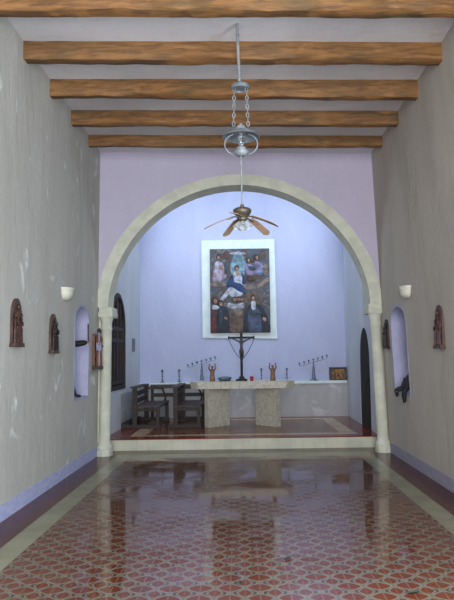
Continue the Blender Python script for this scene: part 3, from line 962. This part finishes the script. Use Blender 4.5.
def fig(robe_c, robe, head, hr, extra=(), hair='hair', halo=None):
    r = blob(pt, 'painted_figure', robe_c, robe)
    if halo: ell(r, 'halo', halo[0], halo[1], halo[2], halo[3], halo[4], 0.006)
    ell(r, 'hair', hair, head[0], head[1]-hr*0.25, hr*1.3, hr*1.45)
    ell(r, 'face', 'skin', head[0]+1, head[1]+hr*0.1, hr*0.8, hr*1.05, 0.016)
    for c, pts in extra: blob(r, 'robe_fold', c, pts, 0.014)
    return r
fig('pink', [(108, 130), (140, 138), (152, 170), (158, 210), (120, 232), (88, 228), (92, 190), (98, 150)], (120, 110), 10,
    [('white', [(104, 136), (118, 134), (116, 178), (100, 180)]), ('teal', [(148, 140), (158, 150), (160, 190), (150, 190)]), ('skin', [(126, 150), (148, 168), (142, 176), (122, 162)])])
fig('white', [(196, 190), (232, 186), (246, 210), (242, 250), (238, 300), (180, 306), (172, 270), (186, 230)], (212, 168), 10,
    [('blue', [(180, 205), (192, 200), (198, 232), (238, 246), (246, 272), (256, 292), (222, 284), (190, 262), (160, 258), (168, 232)]),
     ('blue', [(236, 190), (248, 205), (252, 240), (238, 244), (240, 214)]), ('skin', [(206, 182), (222, 182), (224, 200), (210, 204)])], halo=('sky', 214, 162, 28, 34))
fig('mauve', [(262, 148), (290, 150), (300, 178), (296, 200), (262, 198), (254, 172)], (274, 128), 9, [('teal', [(270, 158), (296, 158), (318, 172), (300, 182), (276, 176)])])
fig('mauve', [(302, 134), (334, 138), (350, 170), (340, 202), (306, 200), (296, 164)], (316, 114), 10, [('umber', [(296, 108), (304, 100), (306, 138), (298, 140)])])
ell(pt, 'painted_orb', 'bright', 325, 187, 11, 9, 0.016)
for x in (202, 219, 236):
    ell(pt, 'painted_cherub', 'skin', x, 321, 9, 11, 0.014); ell(pt, 'painted_cherub', 'umber', x, 312, 9, 6, 0.016)
blob(pt, 'painted_pedestal', 'brown', [(182, 372), (236, 372), (244, 420), (236, 484), (172, 484), (170, 420)])
blob(pt, 'painted_pedestal', 'tan', [(196, 370), (232, 368), (240, 392), (228, 410), (196, 396)])
fig('dark', [(126, 352), (158, 362), (170, 400), (172, 484), (108, 484), (106, 420), (112, 380)], (128, 342), 11, [('teal', [(120, 372), (136, 372), (134, 440), (118, 440)]), ('skin', [(146, 408), (162, 412), (160, 422), (146, 420)])])
fig('red', [(84, 370), (104, 376), (108, 420), (106, 484), (78, 484), (78, 410)], (100, 330), 13, [('white', [(86, 350), (110, 352), (122, 366), (90, 372)])], halo=('halo', 101, 320, 25, 25))
fig('dark', [(278, 342), (316, 342), (350, 376), (368, 430), (374, 486), (250, 486), (246, 420), (258, 376)], (293, 318), 11,
    [('navy', [(272, 370), (322, 372), (334, 486), (270, 486)]), ('white', [(284, 334), (304, 334), (306, 372), (292, 380), (284, 366)]), ('skin', [(342, 412), (358, 418), (356, 434), (342, 428)]),
     ('teal', [(268, 382), (330, 384), (326, 402), (272, 402)])], halo=('halo', 294, 326, 48, 46))

# ------------------------------------------------------------------ altar
al = thing('stone_altar', 'travertine altar table with chamfered slab on two splayed panels', 'altar', (0.0, 13.22, ZP))
b = MB()
ht = 0.885
sl = [(-0.86, -0.47), (0.86, -0.47), (1.02, -0.33), (1.02, 0.40), (-1.02, 0.40), (-1.02, -0.33)]
b.prism(sl, lambda u, v, d: (u*(1 - 0.035*(d < 0.8)), v*(1 - 0.035*(d < 0.8)), d), ht-0.135, ht)
b.build('altar_slab', M['travertine'], al)
for s in (-1, 1):
    b = MB()
    poly = [(s*0.74, -0.22), (s*0.66, -0.31), (s*0.26, 0.16), (s*0.34, 0.24), (s*0.74, 0.0)]
    b.prism(poly if s > 0 else poly[::-1], lambda u, v, d: (u, v, d), 0.0, ht-0.135)
    b.build('altar_support', M['travertine'], al)
ZT = ZP + ht

# crucifix
cr = thing('crucifix', 'black standing crucifix with grey corpus at the middle of the altar', 'crucifix', (-0.005, 13.1, ZT))
b = MB(); b.prism([(-0.13, 0), (0.13, 0), (0.11, 0.035), (0.06, 0.045), (0.045, 0.09), (-0.045, 0.09), (-0.06, 0.045), (-0.11, 0.035)], lambda u, v, d: (u, d, v), -0.08, 0.08)
b.build('cross_base', M['black_wood'], cr)
b = MB(); b.box(-0.026, 0.026, -0.014, 0.014, 0.08, 0.975, 0.003); b.box(-0.25, 0.25, -0.0115, 0.0115, 0.835, 0.872, 0.003)
for s in (-1, 1): b.box(s*0.25-0.014, s*0.25+0.014, -0.014, 0.014, 0.825, 0.882, 0.004)
b.build('cross', M['black_wood'], cr)
b = MB(); b.box(-0.035, 0.035, -0.02, -0.012, 0.925, 0.965, 0.003)
b.build('title_board', M['carved_board'], cr)
V = [(0, -.035, .60), (0, -.04, .68), (0, -.035, .76), (0, -.04, .80), (0.012, -.05, .845),
     (.03, -.035, .575), (.03, -.06, .49), (.01, -.03, .38), (.01, -.05, .35), (-.03, -.035, .575), (-.02, -.065, .49), (-.005, -.03, .385), (-.004, -.05, .35),
     (.05, -.035, .775), (.12, -.03, .81), (.20, -.025, .85), (-.05, -.035, .775), (-.12, -.03, .81), (-.20, -.025, .85)]
E_ = [(0, 1), (1, 2), (2, 3), (3, 4), (0, 5), (5, 6), (6, 7), (7, 8), (0, 9), (9, 10), (10, 11), (11, 12), (2, 13), (13, 14), (14, 15), (2, 16), (16, 17), (17, 18)]
Rr = [.032, .028, .034, .014, .026, .022, .017, .012, .009, .022, .017, .012, .009, .018, .013, .010, .018, .013, .010]
skin_body('corpus', V, E_, Rr, M['skin'], cr)
b = MB(); b.lathe([(0.036, 0.545), (0.043, 0.575), (0.040, 0.61), (0.034, 0.625)], 12, (0, -.037, 0))
b.build('loincloth', M['carved_board'], cr, True)
b = MB()
for s in (-1, 1):
    b.tube([(s*(0.245*(1-u)**1.0*1.0 + 0.012), -0.02, 0.83 - 0.40*u + 0.0 - 0.06*math.sin(PI*u)*0 - 0.05*math.sin(PI*u)) for u in [k/12 for k in range(13)]], 0.0065, 6)
b.build('hanging_cord', M['rope'], cr, True)

# terracotta figures with raised arms
def raised(x, y, label):
    t = thing('praying_figurine', label, 'figurine', (x, y, ZT), 0, 'terracotta figurines with raised arms on the altar')
    b = MB()
    b.lathe([(0.052, 0), (0.056, 0.012), (0.046, 0.09), (0.038, 0.14), (0.046, 0.19), (0.052, 0.215), (0.036, 0.235), (0.016, 0.245), (0.015, 0.255)], 16, sy=0.8)
    b.ball((0, 0, 0.272), 0.022, 0.022, 0.028, 12)
    for s in (-1, 1):
        b.tube([(s*0.040, 0, 0.215), (s*0.066, -0.01, 0.255), (s*0.055, -0.006, 0.325)], [0.017, 0.016, 0.010], 8)
        for k in range(4):
            b.tube([(s*0.055 + (k-1.5)*0.006, -0.006, 0.322), (s*0.055 + (k-1.5)*0.0085, -0.008, 0.352 - abs(k-1.5)*0.004)], [0.0036, 0.0025], 6)
        b.tube([(s*0.048, -0.006, 0.318), (s*0.036, -0.008, 0.334)], [0.004, 0.003], 6)
    b.build('figure_body', M['terracotta'], t, True)
    b = MB(); b.lathe([(0.018, 0.282), (0.026, 0.272), (0.020, 0.30), (0.0, 0.305)], 12, (0, 0.006, 0))
    b.build('hair', M['carved'], t, True)
raised(-0.585, 13.08, 'terracotta figurine with raised arms at the left end of the altar')
raised(0.605, 13.08, 'terracotta figurine with raised arms at the right end of the altar')

# bowl, cup, candle on the altar
t = thing('covered_dish', 'grey-green round dish on the altar between figurine and crucifix', 'dish', (-0.34, 13.1, ZT))
b = MB(); b.lathe([(0.0, 0), (0.10, 0.002), (0.12, 0.02), (0.135, 0.055), (0.13, 0.056), (0.11, 0.02), (0.0, 0.012)], 28); b.build('dish', M['silver'], t, True)
b = MB(); b.lathe([(0.137, 0.052), (0.14, 0.062), (0.12, 0.082), (0.05, 0.092), (0.0, 0.094)], 28); b.build('lid', M['green_glass'], t, True)
t = thing('votive_cup', 'small red glass votive cup on the altar right of the crucifix', 'cup', (0.19, 13.02, ZT))
b = MB(); b.lathe([(0.0, 0), (0.030, 0.0), (0.034, 0.03), (0.038, 0.09), (0.034, 0.09), (0.03, 0.03), (0.0, 0.012)], 20); b.build('cup', M['red'], t, True)
b = MB(); b.lathe([(0.0, 0.05), (0.033, 0.05), (0.033, 0.06), (0.0, 0.062)], 16); b.build('candle_wax', M['pinkish'], t, True)
t = thing('stub_candle', 'short pale candle stub between crucifix base and red cup', 'candle', (0.12, 13.0, ZT))
b = MB(); b.lathe([(0.0, 0), (0.018, 0), (0.018, 0.05), (0.012, 0.054), (0.0, 0.05)], 16); b.build('wax', M['pinkish'], t, True)
b = MB(); b.tube([(0, 0, 0.05), (0.002, 0, 0.064)], 0.0015, 6); b.build('wick', M['black'], t)

# ------------------------------------------------------------------ things on the back ledge
ZL = 0.995
def candlestick_parts(t):
    b = MB()
    b.lathe([(0.0, 0), (0.052, 0.0), (0.054, 0.01), (0.03, 0.022), (0.012, 0.035)], 18); b.build('foot', M['silver'], t, True)
    b = MB()
    b.lathe([(0.010, 0.03), (0.012, 0.05), (0.024, 0.065), (0.012, 0.08), (0.010, 0.12), (0.024, 0.135), (0.012, 0.15), (0.010, 0.19), (0.022, 0.205), (0.011, 0.22), (0.012, 0.245)], 16)
    b.build('stem', M['silver'], t, True)
    b = MB(); b.lathe([(0.012, 0.243), (0.034, 0.262), (0.036, 0.268), (0.020, 0.266), (0.020, 0.295), (0.015, 0.295), (0.014, 0.262)], 16)
    b.build('socket', M['silver'], t, True)
cl = [(-1.815, 'turned silver candlestick on the ledge, leftmost of all candlesticks'),
      (-1.43, 'turned silver candlestick on the ledge, between the leftmost one and the seven-branched holder'),
      (0.44, 'turned silver candlestick on the ledge behind the altar, left of the right-hand figurine'),
      (1.02, 'turned silver candlestick on the ledge behind the altar, right of the right-hand figurine')]
c0 = None
for k, (x, lb) in enumerate(cl):
    if k == 0:
        c0 = thing('candlestick', lb, 'candlestick', (x, 15.1, ZL), 0, 'single candlesticks on the back ledge'); candlestick_parts(c0); c = c0
    else:
        c = copy_tree(c0); c.location = (x, 15.1, ZL); c['label'] = lb
def menorah(x, label):
    t = thing('candelabrum', label, 'candelabrum', (x, 15.1, ZL), 0, 'slanted seven-branched candle holders on the back ledge')
    b = MB(); b.lathe([(0.0, 0), (0.11, 0.0), (0.112, 0.012), (0.06, 0.022), (0.045, 0.05), (0.03, 0.06)], 24, sy=0.75); b.build('foot', M['silver'], t, True)
    b = MB(); b.lathe([(0.035, 0.055), (0.042, 0.10), (0.03, 0.16), (0.026, 0.25), (0.018, 0.34), (0.012, 0.44)], 16); b.build('stem', M['silver'], t, True)
    b = MB(); b.bar((-0.32, 0, 0.325), (0.31, 0, 0.495), 0.008, 0.011); b.build('slanted_bar', M['silver'], t)
    for k in range(7):
        xx = -0.315 + 0.104*k; z = 0.325 + 0.17*(k/6)
        b = MB(); b.lathe([(0.006, z), (0.007, z+0.045), (0.026, z+0.058), (0.028, z+0.066), (0.016, z+0.064), (0.016, z+0.088), (0.0, z+0.088)], 12, (xx, 0, 0))
        b.build('candle_cup', M['silver'], t, True)
menorah(-0.915, 'silver seven-cup candelabrum with rising bar on the ledge left of the altar crucifix')
menorah(1.63, 'silver seven-cup candelabrum with rising bar on the ledge beside the dark wooden box')
t = thing('tabernacle_box', 'dark wooden box with worn gilded door at the right end of the ledge', 'box', (2.175, 15.1, ZL), -0.0)
b = MB(); b.box(-0.18, 0.18, -0.1, 0.09, 0.0, 0.27, 0.006); b.build('box_body', M['boxwood'], t)
b = MB(); b.box(-0.19, 0.19, -0.11, 0.095, 0.27, 0.292, 0.006); b.build('box_lid', M['boxwood'], t)
b = MB(); b.box(-0.14, 0.14, -0.108, -0.098, 0.03, 0.25, 0.003); d = b.build('box_door', M['gilt'], t)
b = MB(); b.box(-0.012, 0.012, -0.116, -0.106, 0.10, 0.17, 0.002); b.build('lock_plate', M['black'], d)

# ------------------------------------------------------------------ pews, seen end on
def pew(x, label, kneeler_left):
    t = thing('pew', label, 'pew', (x, 12.95, ZP), 0, 'dark pews facing the altar from the left')
    L = 1.62; W = 0.48
    for y0 in (0.0, L-0.06):
        b = MB(); b.box(-0.045, 0.045, y0, y0+0.06, 0.02, 0.775, 0.006); b.build('back_post', M['pew'], t)
        b = MB(); b.box(W-0.07, W, y0, y0+0.06, 0.02, 0.40, 0.006); b.build('front_leg', M['pew'], t)
        b = MB(); b.box(-0.28 if kneeler_left else -0.12, W+0.02, y0-0.005, y0+0.065, 0.0, 0.075, 0.008); b.build('foot_runner', M['pew'], t)
        b = MB(); b.box(0.04, W-0.06, y0+0.01, y0+0.05, 0.33, 0.385, 0.004); b.build('seat_rail', M['pew'], t)
    b = MB(); b.box(-0.02, W+0.01, -0.01, L+0.01, 0.395, 0.43, 0.006); b.build('seat', M['pewtop'], t)
    b = MB(); b.box(-0.085, 0.055, -0.02, L+0.02, 0.775, 0.805, 0.006); b.build('top_rail', M['pewtop'], t)
    for z in (0.66, 0.52):
        b = MB(); b.box(-0.015, 0.015, 0.05, L-0.05, z-0.045, z+0.045, 0.004); b.build('back_slat', M['pew'], t)
    b = MB(); b.box(-0.27, -0.13, 0.03, L-0.03, 0.075, 0.10, 0.005)
    if kneeler_left: b.build('kneeler', M['pew'], t)
    else: b.bm.free()
    y0 = L-0.03                                  # arm at the far end
    b = MB(); b.bar((0.0, y0, 0.70), (0.40, y0, 0.70), 0.05, 0.035, 0.005); b.build('armrest', M['pew'], t)
    b = MB(); b.tube([(0.34, y0, 0.69), (0.39, y0, 0.60), (0.42, y0, 0.50), (0.40, y0, 0.42)], [0.02, 0.018, 0.02, 0.022], 8); b.build('arm_support', M['pew'], t, True)
    return t
pew(-2.095, 'dark wooden pew standing end-on against the apse left wall', True)
pew(-1.30, 'dark wooden pew standing end-on next to the left end of the altar', False)
# long low bench against the dado behind the pews
t = thing('back_bench', 'long brown bench rail along the dado behind the two pews', 'bench', (-1.42, 14.80, ZP))
b = MB(); b.box(-0.62, 0.62, -0.05, 0.03, 0.69, 0.77, 0.006); b.build('top_rail', M['pewtop'], t)
b = MB(); b.box(-0.58, 0.58, -0.02, 0.01, 0.50, 0.58, 0.004); b.build('back_slat', M['pew'], t)
for x in (-0.58, 0.0, 0.58):
    b = MB(); b.box(x-0.03, x+0.03, -0.045, 0.015, 0.0, 0.70, 0.005); b.build('leg', M['pew'], t)

# ------------------------------------------------------------------ leaves and litter on the floor
def leaf(x, y, sc, rz, m, label, rag=0):
    b = MB()
    n = 14
    rnd = random.Random(rag)
    top, bot = [], []
    ring = []
    for k in range(n):
        a_ = 2*PI*k/n
        r = sc*(0.6 + 0.4*abs(math.cos(a_)) + 0.25*(rnd.random()-0.5))
        ring.append((r*math.cos(a_), 0.55*r*math.sin(a_)))
    h = lambda u, v: 0.004 + 0.9*abs(v) + 0.25*max(0, u)**1.0*0.6
    c1 = b.bm.verts.new((0, 0, 0.006)); c2 = b.bm.verts.new((0, 0, 0.004))
    R1 = [b.bm.verts.new((u, v, h(u, v)+0.002)) for u, v in ring]; R2 = [b.bm.verts.new((u, v, h(u, v))) for u, v in ring]
    for k in range(n):
        j = (k+1) % n
        b.bm.faces.new((c1, R1[k], R1[j])); b.bm.faces.new((c2, R2[j], R2[k])); b.bm.faces.new((R1[k], R2[k], R2[j], R1[j]))
    b.tube([(-sc*1.4, 0, 0.006), (-sc*0.5, 0, 0.008), (0, 0, 0.007)], 0.0015, 5)
    o = b.build('dry_leaf', m)
    o.location = (x, y, 0); o.rotation_euler = (0, 0, rz)
    tag(o, label, 'leaf', 'withered leaves on the tiled floor')
leaf(0.33, 5.20, 0.032, 0.5, M['leaf'], 'dark curled leaf lying on the tiles right of the middle, nearest the picture centre', 1)
leaf(-0.03, 4.68, 0.026, 1.9, M['leaf_green'], 'small greenish leaf on the tiles in the middle of the picture bottom', 2)
leaf(0.96, 6.00, 0.017, 0.2, M['leaf'], 'tiny dark leaf on the tiles, farthest of the fallen leaves', 3)
leaf(1.10, 4.44, 0.040, 0.1, M['leaf_green'], 'flat greenish leaf at the lower right on the tiles, nearest the viewer', 4)
